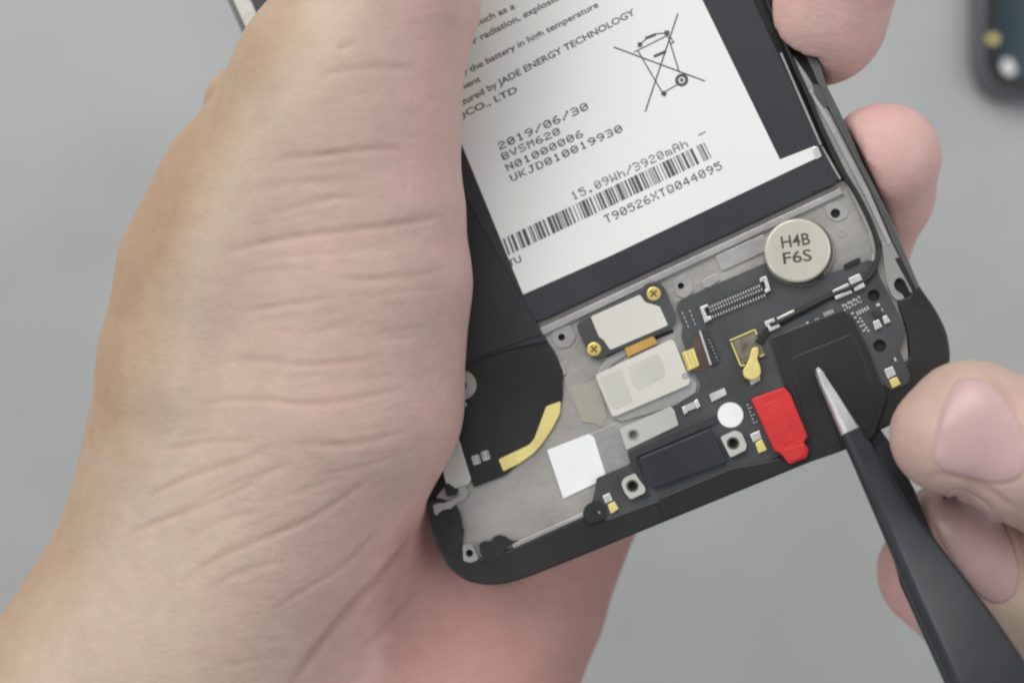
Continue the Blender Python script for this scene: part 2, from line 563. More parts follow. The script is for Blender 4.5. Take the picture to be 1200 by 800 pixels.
# raised ribs and platforms of the casting
part('plate_rib', [(632, 385), (985, 220), (989, 227), (636, 393)], -0.2, 0.55, M['plate2'], bevel=0.15)
part('plate_rib', [(992, 216), (1002, 217), (1026, 268), (1031, 296), (1027, 318), (1020, 312), (1023, 296), (1018, 272)], -0.2, 0.6, M['plate2'], r=0.3, bevel=0.15)
part('plate_step', [(846, 318), (905, 291), (895, 274), (838, 300)], -0.2, 0.28, M['plate2'], r=0.3, bevel=0.1)
part('plate_boss', [(789, 331), (800, 321), (810, 327), (813, 341), (803, 350), (792, 346)], -0.2, 0.2, M['plate2'], r=0.4, bevel=0.08, holes=[(798, 335, 0.45)])
part('plate_boss', [(645, 392), (652, 384), (668, 380), (675, 395), (668, 406), (654, 408)], -0.2, 0.2, M['plate2'], r=0.5, bevel=0.08, holes=[(658, 395, 0.5)])
part('plate_boss', [(966, 240), (978, 236), (992, 240), (994, 254), (982, 260), (970, 256)], -0.2, 0.15, M['plate2'], r=0.5, bevel=0.08, holes=[(979, 250, 0.65)])
part('plate_slot', [(822, 330), (828, 325), (840, 321), (845, 327), (833, 336), (824, 338)], -0.2, 0.18, M['plate2'], r=0.3, bevel=0.06)
disc('plate_dimple', 987, 273, 0.6, -0.1, 0.08, M['plate'], bevel=0.06, inner=0.3)
part('slot', [(711, 416), (731, 407), (733, 411), (713, 420)], -0.1, 0.08, M['hole'], r=0.2, bevel=0.02)
part('slot', [(767, 394), (788, 385), (790, 389), (769, 398)], -0.1, 0.08, M['hole'], r=0.2, bevel=0.02)
part('plate_step', [(699, 437), (712, 418), (732, 408), (736, 415), (716, 428), (707, 440)], -0.2, 0.3, M['plate2'], r=0.3, bevel=0.1)
part('plate_step', [(660, 440), (676, 430), (692, 445), (712, 492), (735, 500), (726, 505), (700, 500), (668, 470)], -0.2, 0.12, M['plate'], r=0.8, bevel=0.06)
part('plate_step', [(686, 511), (724, 494), (735, 528), (745, 545), (705, 562)], -0.2, 0.15, M['plate2'], r=0.3, bevel=0.06)
part('plate_step', [(600, 637), (684, 600), (686, 604), (602, 642)], -0.2, 0.62, M['plate2'], r=0.1, bevel=0.08)

# battery in its dark wrap
bat = part('battery', [(313, -220), (707, -420), (884, 0), (958, 160), (984, 210), (978, 217), (640, 374), (627, 378), (612, 352), (430, 30)], -0.5, 1.0, M['pouch'], r=0.6, bevel=0.3, seg=3)
part('label', [(380, -195), (679, -330), (823, 0), (914, 187), (955, 171), (960, 184), (930, 198), (715, 300), (613, 345), (529, 140)], 0.9, 1.06, M['label'], bevel=0.02, parent=bat)
part('pull_tab_crimp', [(952, 174), (958, 171), (963, 183), (957, 187)], 0.9, 1.25, M['silver'], r=0.2, bevel=0.06, parent=bat)
part('wrap_fold', [(968, 196), (982, 208), (977, 216), (950, 226), (962, 216), (972, 208)], 0.9, 1.12, M['pouch'], r=0.3, bevel=0.05, parent=bat)
HL = 1.085
text('printed_text', 'technicians such as a', (500, 58), (604, 10), HL, M['ink'], bat, 8)
text('printed_text', 'cases or radiation, explosion', (520, 70), (662, -3), HL, M['ink'], bat, 8)
text('printed_text', 'ing the battery in high temperature', (536, 93), (702, 8), HL, M['ink'], bat, 7.5)
text('printed_text', 'equipment', (510, 121), (564, 95), HL, M['ink'], bat, 7.5)
text('printed_text', 'factured by JADE ENERGY TECHNOLOGY', (530, 130), (745, 17), HL, M['ink'], bat, 8)
text('printed_text', 'AI)CO., LTD', (528, 145), (607, 108), HL, M['ink'], bat, 8)
dots('date_code', '2019/06/30', (586, 176), (690, 128), 9.5, HL, M['ink'], bat)
dots('date_code', 'BVSM620', (590, 188), (657, 157), 8.8, HL, M['ink'], bat)
dots('date_code', 'N01000006', (595, 201), (684, 160), 8.8, HL, M['ink'], bat)
dots('date_code', 'UKJD010019930', (600, 213), (730, 154), 9, HL, M['ink'], bat)
dots('capacity_code', '15.09Wh/3920mAh', (672, 235), (807, 172), 10, HL, M['inkpale'], bat, 0.68)
dots('capacity_code', '-', (821, 163), (829, 159), 10, HL, M['inkpale'], bat, 0.68)
dots('serial_code', 'T90526XTQ044095', (711, 262), (847, 198), 10, HL, M['ink'], bat, 0.68)
text('printed_text', 'TU', (597, 313), (612, 306), HL, M['ink'], bat, 8)


def barcode():
    tl, tr, bl, br = [np.array(q, float) for q in ((589, 280), (831, 164), (596, 299), (840, 182))]
    rng = random.Random(11)
    bm = bmesh.new()
    t = 0.0
    while t < 1:
        w = rng.choice([1, 1, 2, 2, 3, 4]) / 240
        if t + w > 1:
            break
        P = [ph(*(tl + (tr - tl) * s), HL)[:2] for s in (t, t + w)] + [ph(*(bl + (br - bl) * s), HL)[:2] for s in (t + w, t)]
        bm.faces.new([bm.verts.new((p[0] * MM, p[1] * MM, HL * MM)) for p in P])
        t += w + rng.choice([1, 1, 2, 2, 3 if t < .75 else 5]) / 240
    return frombm('barcode', bm, M['ink'], bat)


barcode()
cxy = lambda x, y: (700 + x / 6.12, y / 6.12)
w = 0.14
sy = [([cxy(120, 340), cxy(770, 582)], .16), ([cxy(577, 100), cxy(345, 800)], .16),
      ([cxy(290, 365), cxy(468, 668)], w), ([cxy(508, 262), cxy(588, 520)], w), ([cxy(470, 668), cxy(578, 605)], w),
      ([cxy(285, 365), cxy(505, 255)], w), ([cxy(305, 325), cxy(350, 278), cxy(415, 245), cxy(500, 238)], w),
      ([cxy(350, 275), cxy(415, 250)], .34), ([cxy(410, 405), cxy(488, 372)], .34),
      ([cxy(520, 262), cxy(548, 305), cxy(525, 318)], w), ([cxy(285, 365), cxy(265, 375)], w),
      ([cxy(490, 238), cxy(508, 238)], .55), ([cxy(298, 322), cxy(312, 322)], .55), ([cxy(470, 668), cxy(486, 680)], .5)]
strips('crossed_bin_mark', sy, HL + 0.004, M['ink'], bat)
disc('bin_wheel_mark', *cxy(605, 575), 0.9, HL, HL + 0.03, M['ink'], bevel=0, parent=bat, inner=0.48)
disc('bin_wheel_hub', *cxy(605, 575), 0.24, HL, HL + 0.03, M['ink'], bevel=0, parent=bat)

# black tape and flex circuits beside the battery
part('black_tape', [(515, 120), (527, 140), (612, 345), (632, 384), (634, 392), (560, 418), (500, 440), (450, 300)], -0.3, 0.9, M['softblack'], bevel=0.15)
part('tape_fold', [(500, 432), (560, 410), (633, 386), (642, 400), (600, 408), (545, 425), (505, 448)], -0.2, 0.72, M['softblack'], r=0.3, bevel=0.2)
part('flex_circuit', [(520, 430), (575, 412), (640, 398), (650, 412), (660, 435), (659, 467), (650, 490), (636, 515), (622, 530), (592, 557), (555, 571), (540, 530), (525, 480)],
     -0.2, 0.4, M['flex'], r=0.4, bevel=0.08)
part('flex_notch', [(655, 424), (661, 428), (664, 438), (659, 440)], 0.0, 0.3, M['plate2'], r=0.2)
part('gold_strip', [(640, 476), (657, 470), (656, 484), (647, 502), (635, 520), (625, 531), (608, 543), (590, 552), (584, 538), (620, 521), (626, 514)],
     0.2, 0.46, M['palegold'], r=0.25, bevel=0.04)
part('gold_strip_end', [(585, 538), (595, 534), (598, 548), (590, 552)], 0.4, 0.52, M['palegold'], r=0.1, bevel=0.03)
part('steel_strip', [(512, 520), (527, 494), (532, 497), (552, 562), (549, 567), (529, 574), (522, 566)], -0.2, 0.5, M['shield'], r=0.4, bevel=0.1)
disc('spring_ring', 541, 451, 2.1, 0.3, 0.8, M['plate2'], bevel=0.3, inner=0.7, seg=3)
text('printed_text', 'R1510', (529, 486), (548, 475), 0.44, M['silk'], phone, 5)
for x, y in ((558, 539), (569, 534)):
    strips('printed_symbol', [([(x - 4, y - 3), (x + 2, y - 5)], .35), ([(x - 3, y), (x + 3, y - 2)], .35), ([(x - 2, y + 4), (x + 4, y + 2)], .35),
                              ([(x - 4, y - 3), (x - 2, y + 4)], .3), ([(x + 2, y - 5), (x + 4, y + 2)], .3)], 0.44, M['silk'], phone)
part('foam_residue', [(512, 604), (515, 600), (520, 597), (524, 598), (529, 596), (531, 593), (536, 597), (538, 602), (540, 608), (541, 616), (543, 621), (542, 629), (541, 636), (543, 642), (540, 652), (544, 659), (530, 652), (518, 632)],
     0.1, 0.62, M['foam'], r=0.08, bevel=0.15)
part('foam_residue', [(561, 638), (564, 635), (566, 634), (571, 634.5), (576, 633), (578, 629), (583, 627), (590, 628), (595, 631), (599, 634), (606, 633.5), (601, 637), (594, 640), (592, 644), (588, 650), (578, 658), (568, 658), (566, 652), (563, 649)],
     0.0, 0.66, M['foam'], r=0.08, bevel=0.15)
part('metal_bracket', [(507, 592), (513, 589), (520, 589), (528, 586), (538, 580), (537, 571), (544, 569), (549, 576), (546, 583), (541, 587), (536, 589), (531, 593), (528, 596), (519, 597), (514, 601), (512, 604), (509, 602)], 0.1, 0.7, M['plate2'], r=0.1, bevel=0.08)
part('clear_tape', [(668, 456), (700, 444), (712, 488), (704, 497), (682, 494)], 0.05, 0.16, M['residue'], r=0.2, bevel=0.02)
part('screw_boss', [(542, 638), (553, 637), (561, 655), (552, 659), (543, 657)], 0.0, 0.75, M['plate2'], r=0.3, bevel=0.1, holes=[(550, 648, 0.55)])
part('rim_groove', [(520, 570), (524, 565), (536, 573), (533, 580), (524, 582)], 0.1, 0.55, M['foam'], r=0.3)

# white code sticker (its matrix code is left out)
part('sticker', [(641, 527), (690, 508), (696, 512), (711, 560), (660, 584)], 0.1, 0.2, M['white'], bevel=0.02)

# camera-side bracket with cream sticker and two gold screws
br = part('screwed_bracket', [(675, 382), (680, 375), (750, 341), (755, 333), (765, 329), (775, 332), (781, 341), (792, 371), (789, 381), (782, 386),
                              (717, 414), (710, 417), (700, 422), (691, 417), (686, 407)], -0.1, 0.9, M['board'], r=0.5, bevel=0.15)
part('cream_sticker', [(692, 371), (750, 345), (756, 354), (773, 359), (783, 381), (715, 410), (707, 398), (702, 395)], 0.8, 1.05, M['cream'], r=0.25, bevel=0.04, parent=br)


def screw(px, py, rad=1.0, h=1.15):
    s = disc('screw', px, py, rad, 0.7, h, M['gold'], bevel=0.18, seg=3)
    c = ph(px, py, h)
    bm = bmesh.new()
    for a in (0.4, 0.4 + math.pi / 2):
        u = np.array([math.cos(a), math.sin(a)])
        v = np.array([-u[1], u[0]])
        q = [c[:2] + u * sx * rad * .6 + v * sz * rad * .13 for sx, sz in ((-1, -1), (1, -1), (1, 1), (-1, 1))]
        prism(bm, q, h - 0.1, h + (0.012 if a < 1 else 0.016), bevel=0)
    frombm('cross_recess', bm, M['golddark'], s)


screw(766, 344)
screw(696, 409)
part('amber_ribbon', [(731, 406), (763, 391), (771, 402), (736, 418)], 0.3, 0.75, M['kapton'], bevel=0.03)

# pale shield plate below it
sp = part('shield_plate', [(698, 439), (785, 398), (790, 399), (809, 446), (807, 451), (721, 488), (717, 487), (699, 444)], 0.0, 0.8, M['cream'], r=0.25, bevel=0.1)
part('mesh_patch', [(702, 443), (728, 432), (742, 470), (721, 480), (715, 475)], 0.75, 0.84, M['cream2'], r=0.2, bevel=0.01, parent=sp)
part('mesh_patch', [(735, 430), (770, 414), (777, 424), (780, 440), (748, 458), (742, 450)], 0.75, 0.84, M['cream2'], r=0.3, bevel=0.01, parent=sp)
part('shield_tray', [(699, 446), (786, 405), (808, 440), (817, 448), (816, 460), (790, 476), (728, 494), (718, 490)], -0.2, 0.35, M['plate2'], r=0.4, bevel=0.12)
disc('rivet', 803, 440, 0.42, 0.6, 0.9, M['plate'], bevel=0.08, inner=0.2)

# circuit board
part('circuit_board', [(792, 361), (795, 353), (802, 349), (897, 308), (920, 325), (967, 322), (1020, 304), (1027, 309), (1031, 324), (1047, 355), (1061, 384), (1060, 397),
                       (1054, 410), (1067, 440), (1065, 448), (1057, 453), (1046, 458), (1035, 450), (985, 500), (900, 540), (880, 552), (760, 592), (712, 610),
                       (690, 600), (697, 575), (699, 560), (735, 545), (785, 500), (786, 477), (817, 462), (821, 450), (812, 434), (798, 394), (800, 382)],
     0.05, 0.7, M['board'], r=0.4, bevel=0.08, holes=[(1024, 346, 0.8), (1031, 405, 0.85)])
part('board_seam', [(892, 392), (990, 338), (992, 341), (894, 395)], 0.6, 0.78, M['foam'], bevel=0.03)
# ribbon connector tail on the board
part('brown_ribbon', [(806, 412), (820, 385), (832, 424), (826, 436), (812, 434)], 0.6, 0.8, M['brownflex'], r=0.2, bevel=0.03)
part('gold_contact', [(799, 414), (812, 408), (819, 429), (806, 435)], 0.6, 0.95, M['gold'], r=0.15, bevel=0.06)
for i in range(3):
    part('contact_pad', [(801 + 4.5 * i, 412 - 1.6 * i), (804 + 4.5 * i, 411 - 1.6 * i), (811 + 4.2 * i, 431 - 1.8 * i), (808 + 4.2 * i, 432.5 - 1.8 * i)], 0.9, 1.0, M['palegold'], bevel=0.02)
cn = part('socket', [(820, 388), (828, 385), (843, 419), (841, 425), (833, 428)], 0.6, 1.15, M['boarddark'], r=0.2, bevel=0.08)
part('socket_edge', [(819, 388), (821, 387), (834, 427), (832, 428)], 0.6, 1.2, M['silver'], bevel=0.04, parent=cn)


def quadbox(bm, a, b, c, d, h0, h1, bevel=0.0):
    prism(bm, [ph(*q, h1) for q in (a, b, c, d)], h0, h1, bevel=bevel, seg=1)


def bar(name, a, b, wmm, h0, h1, m, parent=None, bevel=0.08):
    A, B = ph(*a, h1)[:2], ph(*b, h1)[:2]
    d = (B - A) / np.linalg.norm(B - A)
    n = np.array([-d[1], d[0]]) * wmm / 2
    bm = bmesh.new()
    prism(bm, [A - n, B - n, B + n, A + n], h0, h1, bevel=bevel)
    return frombm(name, bm, m, parent or phone)


# board-to-board connector: black housing, two steel end clamps, three rows of pins
con = part('ribbon_connector', [(827, 357), (892, 329), (898, 342), (833, 372)], 0.6, 1.1, M['boarddark'], r=0.2, bevel=0.08)
bm = bmesh.new()
for row, (a, b, l) in enumerate([((831, 358.5), (889, 333.5), 3.2), ((832.5, 363), (892, 338), 2.6), ((835, 369.5), (895, 344.5), 3.2)]):
    n = 20
    for i in range(n):
        p = np.array(a) + (np.array(b) - np.array(a)) * i / (n - 1)
        q = p + np.array([0.37, 0.92]) * l
        e = np.array([0.62, -0.26])
        quadbox(bm, p - e, p + e, q + e, q - e, 0.9, 1.2)
pn = frombm('connector_pins', bm, M['shield'], con)
pn['kind'] = 'stuff'


def clamp(pts, parent):
    part('end_clamp', pts, 0.7, 1.4, M['silver'], bevel=0.1, parent=parent)


clamp([(820, 360), (829, 356), (830, 359), (825, 362), (829, 371), (833, 370), (834, 374), (826, 378)], con)
clamp([(890, 326), (898, 323), (902, 337), (903, 340), (897, 344), (896, 340), (898, 338), (895, 329), (891, 331)], con)

# steel cable clips and the thin cable between them
bar('cable_clip', (897, 380), (908, 375.5), 0.75, 0.7, 1.35, M['silver'])
bar('cable_clip', (911, 374), (931, 364), 0.42, 0.7, 1.2, M['silver'])
bar('cable_clip', (901, 385.5), (913, 380), 0.75, 0.7, 1.35, M['silver'])
bar('cable_clip', (976, 342), (995, 333), 0.42, 0.7, 1.25, M['silver'])
bar('cable_clip', (996, 330), (1009, 324), 0.95, 0.7, 1.45, M['silver'])
bar('cable_clip', (979, 349), (998, 341), 0.5, 0.7, 1.3, M['silver'])
bar('cable_clip', (1001, 339), (1013, 333.5), 0.6, 0.7, 1.4, M['silver'])
bm = bmesh.new()
tubemesh(bm, [ph(x, y, hh) for x, y, hh in smoothline([(902, 381, 1.15), (915, 376, 1.1), (945, 361, 1.05), (975, 346, 1.05), (1000, 336, 1.1), (1018, 325, 1.0), (1027, 308, .9), (1029, 290, .75), (1022, 265, .7),
                                                        (1004, 228, .7), (985, 198, .7), (965, 155, .7), (945, 108, .7), (930, 75, .7), (890, -20, .7)])], 0.36)
frombm('antenna_cable', bm, M['black'], phone, True)
part('edge_part', [(988, 310), (1007, 301), (1010, 306), (991, 316)], 0.4, 1.0, M['black'], r=0.3, bevel=0.1)
bar('inner_rail', (915, 62), (962, 170), 0.3, -0.2, 1.1, M['plate2'])
bar('inner_rail', (963, 172), (985, 210), 0.3, -0.2, 0.95, M['plate2'])

# vibration motor
mo = disc('vibration_motor', 934.5, 293, 4.35, -0.2, 2.1, M['motor'], bevel=0.35, n=64, seg=4)
disc('motor_skirt', 936.5, 296, 4.68, -0.2, 0.9, M['motorside'], bevel=0.2, n=64, parent=mo)
text('motor_marking', 'H4B', (916.5, 291), (950, 286), 2.12, M['brownflex'], mo, 13.5, 0.012)
text('motor_marking', 'F6S', (918.5, 309.5), (952, 305), 2.12, M['brownflex'], mo, 13, 0.012)
part('motor_tab', [(920, 326), (950, 318), (965, 316), (967, 325), (950, 332), (930, 334)], 0.3, 1.0, M['boarddark'], r=0.3, bevel=0.1)

# antenna chip with gold fence and a gold spring over it
ch = part('square_chip', [(858, 399), (885, 388), (896, 414), (869, 427)], 0.6, 1.0, M['chip'], bevel=0.06)
for a, b in (((855, 399), (884, 386.5)), ((857, 401), (868, 428)), ((884.5, 386), (887, 392)), ((896, 415), (890, 418)), ((868, 429), (873, 427))):
    bar('fence', a, b, 0.2, 0.6, 1.15, M['palegold'], parent=ch, bevel=0.03)
part('spring_contact', [(881, 407), (889, 406), (889, 414), (887.5, 421), (891, 429), (892, 437), (889, 443), (880, 446), (872, 442), (870, 434), (874, 428), (878, 420)], 0.9, 1.7, M['palegold'], r=0.35, bevel=0.25, seg=3)
part('spring_foot', [(878, 447), (890, 441), (891, 445), (881, 451)], 0.65, 0.95, M['silver'], bevel=0.05)
bar('cable_clip', (888, 402), (900, 386), 0.9, 0.7, 1.2, M['black'])

# large black tape over the fingerprint / speaker module
part('speaker_tape', [(902, 396), (987, 363), (999, 371), (1018, 408), (1040, 466), (1024, 512), (985, 529), (944, 543), (930, 505), (920, 455)], 0.5, 1.0, M['flex'], r=0.5, bevel=0.12)
part('speaker_box', [(925, 420), (1000, 390), (1012, 420), (1030, 470), (1020, 505), (960, 530), (940, 470)], 0.9, 1.05, M['flex'], r=0.8, bevel=0.1)
part('tape_wrinkle', [(905, 402), (909, 400), (938, 480), (948, 520), (944, 522), (932, 482)], 0.9, 1.1, M['flex'], r=0.2, bevel=0.08)

# red rubber seal
rs = part('rubber_seal', [(880, 467), (919, 453), (926, 461), (947, 512), (942, 518), (948, 526), (946, 536), (925, 544), (915, 531), (908, 529)], 0.5, 2.1, M['red'], r=0.35, bevel=0.3, seg=3)
part('seal_ridge', [(893, 474), (913, 467), (934, 515), (917, 523)], 2.0, 2.18, M['red'], r=0.5, bevel=0.18, seg=3, parent=rs)
part('seal_lip', [(917, 527), (943, 519), (945, 533), (926, 541)], 2.0, 2.22, M['red'], r=0.4, bevel=0.12, parent=rs)

for hx, hy, hr in ((1024, 346, 0.78), (1031, 405, 0.83)):
    disc('board_hole', hx, hy, hr, -0.1, 0.12, M['hole'], bevel=0)
for hx, hy, hr in ((658, 395, 0.48), (798, 335, 0.43), (979, 250, 0.63)):
    disc('screw_hole', hx, hy, hr, -0.6, -0.3, M['hole'], bevel=0)

# round sticker, contacts, threaded bosses
disc('round_sticker', 856, 486, 1.72, 0.65, 0.78, M['white'], bevel=0.02)


def boss(pts, hx, hy):
    b_ = part('threaded_boss', pts, 0.6, 1.5, M['shield'], r=0.3, bevel=0.15, holes=[(hx, hy, 0.62)])
    disc('boss_thread', hx, hy, 0.85, 0.7, 1.54, M['motorside'], bevel=0.05, parent=b_, inner=0.6)
    disc('boss_hole', hx, hy, 0.66, 0.5, 0.9, M['hole'], bevel=0, parent=b_)


boss([(844, 512), (861, 504), (869, 507), (875, 521), (874, 527), (856, 536)], 859, 519)
boss([(728, 566), (731, 560), (744, 554), (749, 562), (756, 571), (756, 577), (739, 585), (732, 577)], 741, 569)
part('solder_contact', [(831, 462), (849, 454), (852, 462), (834, 471)], 0.6, 1.0, M['silk'], r=0.1, bevel=0.08)
part('solder_contact', [(799, 477), (803, 475), (806, 483), (802, 486)], 0.6, 1.15, M['silver'], bevel=0.1)
part('solder_contact', [(813, 470), (817, 467), (821, 476), (817, 479)], 0.6, 1.15, M['silver'], bevel=0.1)
part('resistor', [(803, 475), (813, 470.5), (816, 478), (806, 482)], 0.6, 1.0, M['shield'], bevel=0.05)
for pts in ([(879, 509), (890, 504), (893, 513), (883, 518)], [(1036, 433), (1046, 429), (1050, 439), (1041, 444)], [(706, 581), (714, 577), (718, 586), (710, 590)]):
    part('solder_contact', pts, 0.6, 0.95, M['silver'], bevel=0.08)
for pts in ([(885, 519), (893, 514), (899, 527), (889, 531)], [(1042, 445), (1051, 441), (1056, 450), (1046, 455)], [(712, 591), (720, 587), (725, 596), (716, 602)]):
    part('gold_pad', pts, 0.6, 1.05, M['palegold'], r=0.15, bevel=0.12)
part('white_plate', [(726, 502), (786, 476), (790, 480), (795, 498), (734, 527)], 0.2, 0.85, M['shield'], r=0.2, bevel=0.08, holes=[(742, 509, 0.62)])
disc('plate_hole', 742, 509, 0.85, 0.3, 0.89, M['plate'], bevel=0.04, inner=0.55)
part('charging_port', [(747, 536), (832, 501), (853, 542), (765, 574)], 0.6, 1.5, M['navy'], r=0.6, bevel=0.3, seg=3)
part('port_bracket', [(735, 530), (800, 500), (838, 486), (842, 495), (745, 536), (762, 580), (752, 584)], 0.6, 1.05, M['boarddark'], r=0.3, bevel=0.1)
part('port_frame', [(772, 583), (856, 548), (900, 540), (955, 525), (985, 515), (988, 524), (780, 609)], 0.4, 0.9, M['black'], r=0.3, bevel=0.2)
part('foam_pad', [(682, 602), (686, 592), (700, 585), (708, 592), (712, 606), (690, 616)], 0.4, 1.0, M['foam'], r=0.5, bevel=0.2)

# rows of tiny solder pads and passives
bm = bmesh.new()
R = random.Random(3)


def pad(x, y, wx, wy, h=0.85):
    ux, uy = np.array([0.92, -0.39]), np.array([0.39, 0.92])
    c = np.array([x, y])
    quadbox(bm, c - ux * wx - uy * wy, c + ux * wx - uy * wy, c + ux * wx + uy * wy, c - ux * wx + uy * wy, 0.6, h)


for i in range(8):
    pad(921 + i * 3.0, 389.5 - i * 1.2, 0.8, 0.9)
pad(946, 378, 1.6, 0.9)
pad(956, 374, .8, .8)
pad(959, 373, .8, .8)
for i in range(5):
    pad(966 + 2.4 * i, 368.5 - 1.0 * i, 0.7, 2.3)
for i in range(7):
    pad(988 + 3.1 * i, 358 - 1.6 * i + (i % 2), 1.0, 1.5)
    pad(990 + 3.1 * i, 363 - 1.6 * i - (i % 2), 0.9, 1.2)
for i in range(5):
    pad(1005 + 3.0 * i, 367 - 1.6 * i, 0.9, 2.4)
for i in range(5):
    pad(999 + 3.4 * i, 367 + 5.0 * i, 1.7, 1.0)
    pad(1008 + 2.4 * i, 373 + 3.6 * i, 1.4, 1.0)
pad(1029, 357, 2.2, 1.6)
pad(1026, 368, 0.6, 2.2)
pad(1034, 363, 0.6, 2.2)
for i in range(4):
    pad(800 + 2.1 * i, 367 + 5 * i, 0.55, 1.5)
    pad(808.5 + 2.0 * i, 364.5 + 5 * i, 0.55, 1.5)
for i in range(7):
    pad(831 + 1.7 * i, 398 + 4 * i, 0.5, 0.7, 1.2)
for i in range(6):
    pad(876 + 1.5 * i, 474 + 4.2 * i, 0.9, 0.9)
    if i % 2:
        pad(879 + 1.5 * i, 473 + 4.2 * i, 0.8, 0.8)
pad(1049, 421, 1.3, 2.2)
pad(702, 600, 1.2, 1.6, 1.0)
pads = frombm('solder_pads', bm, M['silver'], phone)
pads['kind'] = 'stuff'
part('capacitor', [(1023, 377), (1030, 374), (1034, 383), (1026, 387)], 0.6, 1.2, M['silver'], bevel=0.1)
part('capacitor', [(1034, 371), (1039, 369), (1044, 377), (1037, 380)], 0.6, 1.2, M['silver'], bevel=0.1)
part('inductor', [(1022, 365), (1032, 361), (1035, 368), (1025, 372)], 0.6, 1.1, M['boarddark'], bevel=0.08)

# ------------------------------------------------------------------ dark phone lying on the table
dev = empty('smartphone', tuple(W(1320, -60, TZ) * MM))
tag(dev, 'dark phone lying flat on the table, well apart from the hands', 'phone')
DZ = 8.5
c0 = W(1150, 113, TZ + DZ)
base = W(1320, -60, TZ)


def devslab(name, inset, h0, h1, m, rad, bevel, ln=150, wd_=72):
    x0, y0 = c0[0] + inset - base[0], c0[1] + inset - base[1]
    x1, y1 = c0[0] + wd_ - inset - base[0], c0[1] + ln - inset - base[1]
    bm = bmesh.new()
    prism(bm, roundpoly([(x0, y0), (x1, y0), (x1, y1), (x0, y1)], rad, 10), h0, h1, bevel=bevel, seg=4)
    return frombm(name, bm, m, dev, True)


devslab('body', 0, 0.05, DZ - 1.2, M['devrim'], 13, 1.5)
devslab('bezel', 1.2, DZ - 2, DZ - 0.6, M['black'], 12, 0.5)
devslab('back_glass', 5.0, DZ - 1, DZ - 0.2, M['glass'], 9, 0.4)


def devdisc(name, px, py, rx, ry, h0, h1, m, rotz=0.0):
    c = W(px, py, TZ + DZ) - base
    bm = bmesh.new()
    A = np.linspace(0, 2 * math.pi, 24, endpoint=False)
    cr, sr = math.cos(rotz), math.sin(rotz)
    prism(bm, [(c[0] + rx * math.cos(a) * cr - ry * math.sin(a) * sr, c[1] + rx * math.cos(a) * sr + ry * math.sin(a) * cr) for a in A], h0, h1, bevel=0.2)
    return frombm(name, bm, m, dev)


devdisc('screw', 1164, 46, 1.5, 1.3, DZ - 1.4, DZ + 0.1, M['palegold'])
devdisc('highlight_oval', 1182, 79, 1.6, 2.4, DZ - 0.6, DZ + 0.1, M['white'], 0.5)  # highlight on the glass painted as a white oval

# ------------------------------------------------------------------ tweezers
tw = empty('tweezers', tuple(phw(957, 437, 1.3) * MM))
tag(tw, 'black coated tweezers with a bare steel tip resting on the phone board', 'tweezers')
tw0 = phw(957, 437, 1.3)
CL = [(958.5, 433.5, 0.4, 6.5), (960, 437, 0.5, 9.5), (966, 449, 0.7, 12), (975, 465, 1.2, 15.5), (985, 484, 1.8, 19), (995, 502, 2.4, 22.5), (997, 505.5, 2.5, 24.5), (1017, 543, 3.8, 30.5), (1047, 600, 6.0, 41),
      (1075, 648, 8.4, 55), (1101, 692, 10.8, 68), (1127, 735, 13.2, 79), (1152, 779, 15.5, 89), (1178, 828, 17.8, 97), (1240, 950, 21.5, 106), (1330, 1130, 25, 108)]


def arm(lower):
    pts, wid = [], []
    for i, (x, y, dz, wpx) in enumerate(CL):
        z = tw0[2] + dz
        p = W(x, y, z)
        pts.append(p)
        wid.append(wpx * (CZ - z) / F)
    pts = np.array(pts)
    if lower:
        sgap = np.clip((np.arange(len(pts)) - 1) / 6.0, 0, 1.6)
        side = np.array([0.80, 0.45, 0])
        prof = [0.2, 0.3, .7, 1.5, 2.3, 3.0, 3.1, 3.6, 3.2, 1.5, .7, .7, .7, .7, .7, .7]
        pts = pts + np.outer(np.array(prof), side) + np.outer(-0.9 - 2.6 * sgap, [0.1, -0.1, 1.0])
        wid = [w_ * 0.92 for w_ in wid]

    def sweep(idx, name, m, thick, parent):
        bm = bmesh.new()
        rings = []
        for i in idx:
            d = pts[min(i + 1, len(pts) - 1)] - pts[max(i - 1, 0)]
            d /= np.linalg.norm(d)
            r = np.cross(d, [0, 0, 1.0])
            r /= np.linalg.norm(r)
            r = r if r[0] > 0 else -r
            u = np.cross(r, d)
            u = u if u[2] > 0 else -u
            w2 = wid[i] / 2
            tk = thick * min(1, 0.45 + wid[i] / 4)
            bv = min(1.05, w2 * 0.5)
            prof = [(-w2, -tk * .5), (-w2, -tk * .12), (-w2 + bv * .3, tk * .14), (-w2 + bv * .9, tk * .39), (-w2 + bv * 1.35, tk * .5), (w2 - bv * .5, tk * .5), (w2 - bv * .12, tk * .3), (w2, -tk * .1), (w2, -tk * .5)]
            rings.append([bm.verts.new(tuple((pts[i] + r * a + u * b - tw0) * MM)) for a, b in prof])
        n = len(rings[0])
        for a, b in zip(rings, rings[1:]):
            for k in range(n):
                bm.faces.new([a[k], a[(k + 1) % n], b[(k + 1) % n], b[k]])
        bm.faces.new(rings[0])
        bm.faces.new(rings[-1])
        o = frombm(name, bm, m, parent, True)
        md = o.modifiers.new('edge', 'BEVEL')
        md.width = 0.00012
        md.segments = 2
        md.limit_method = 'ANGLE'
        md.angle_limit = math.radians(25)
        md.harden_normals = True
        return o
    a_ = sweep(range(6, len(pts)), 'arm', M['coat'], 1.7, tw)
    sweep(range(0, 7), 'steel_tip', M['steel'], 1.25, a_)


arm(False)
arm(True)


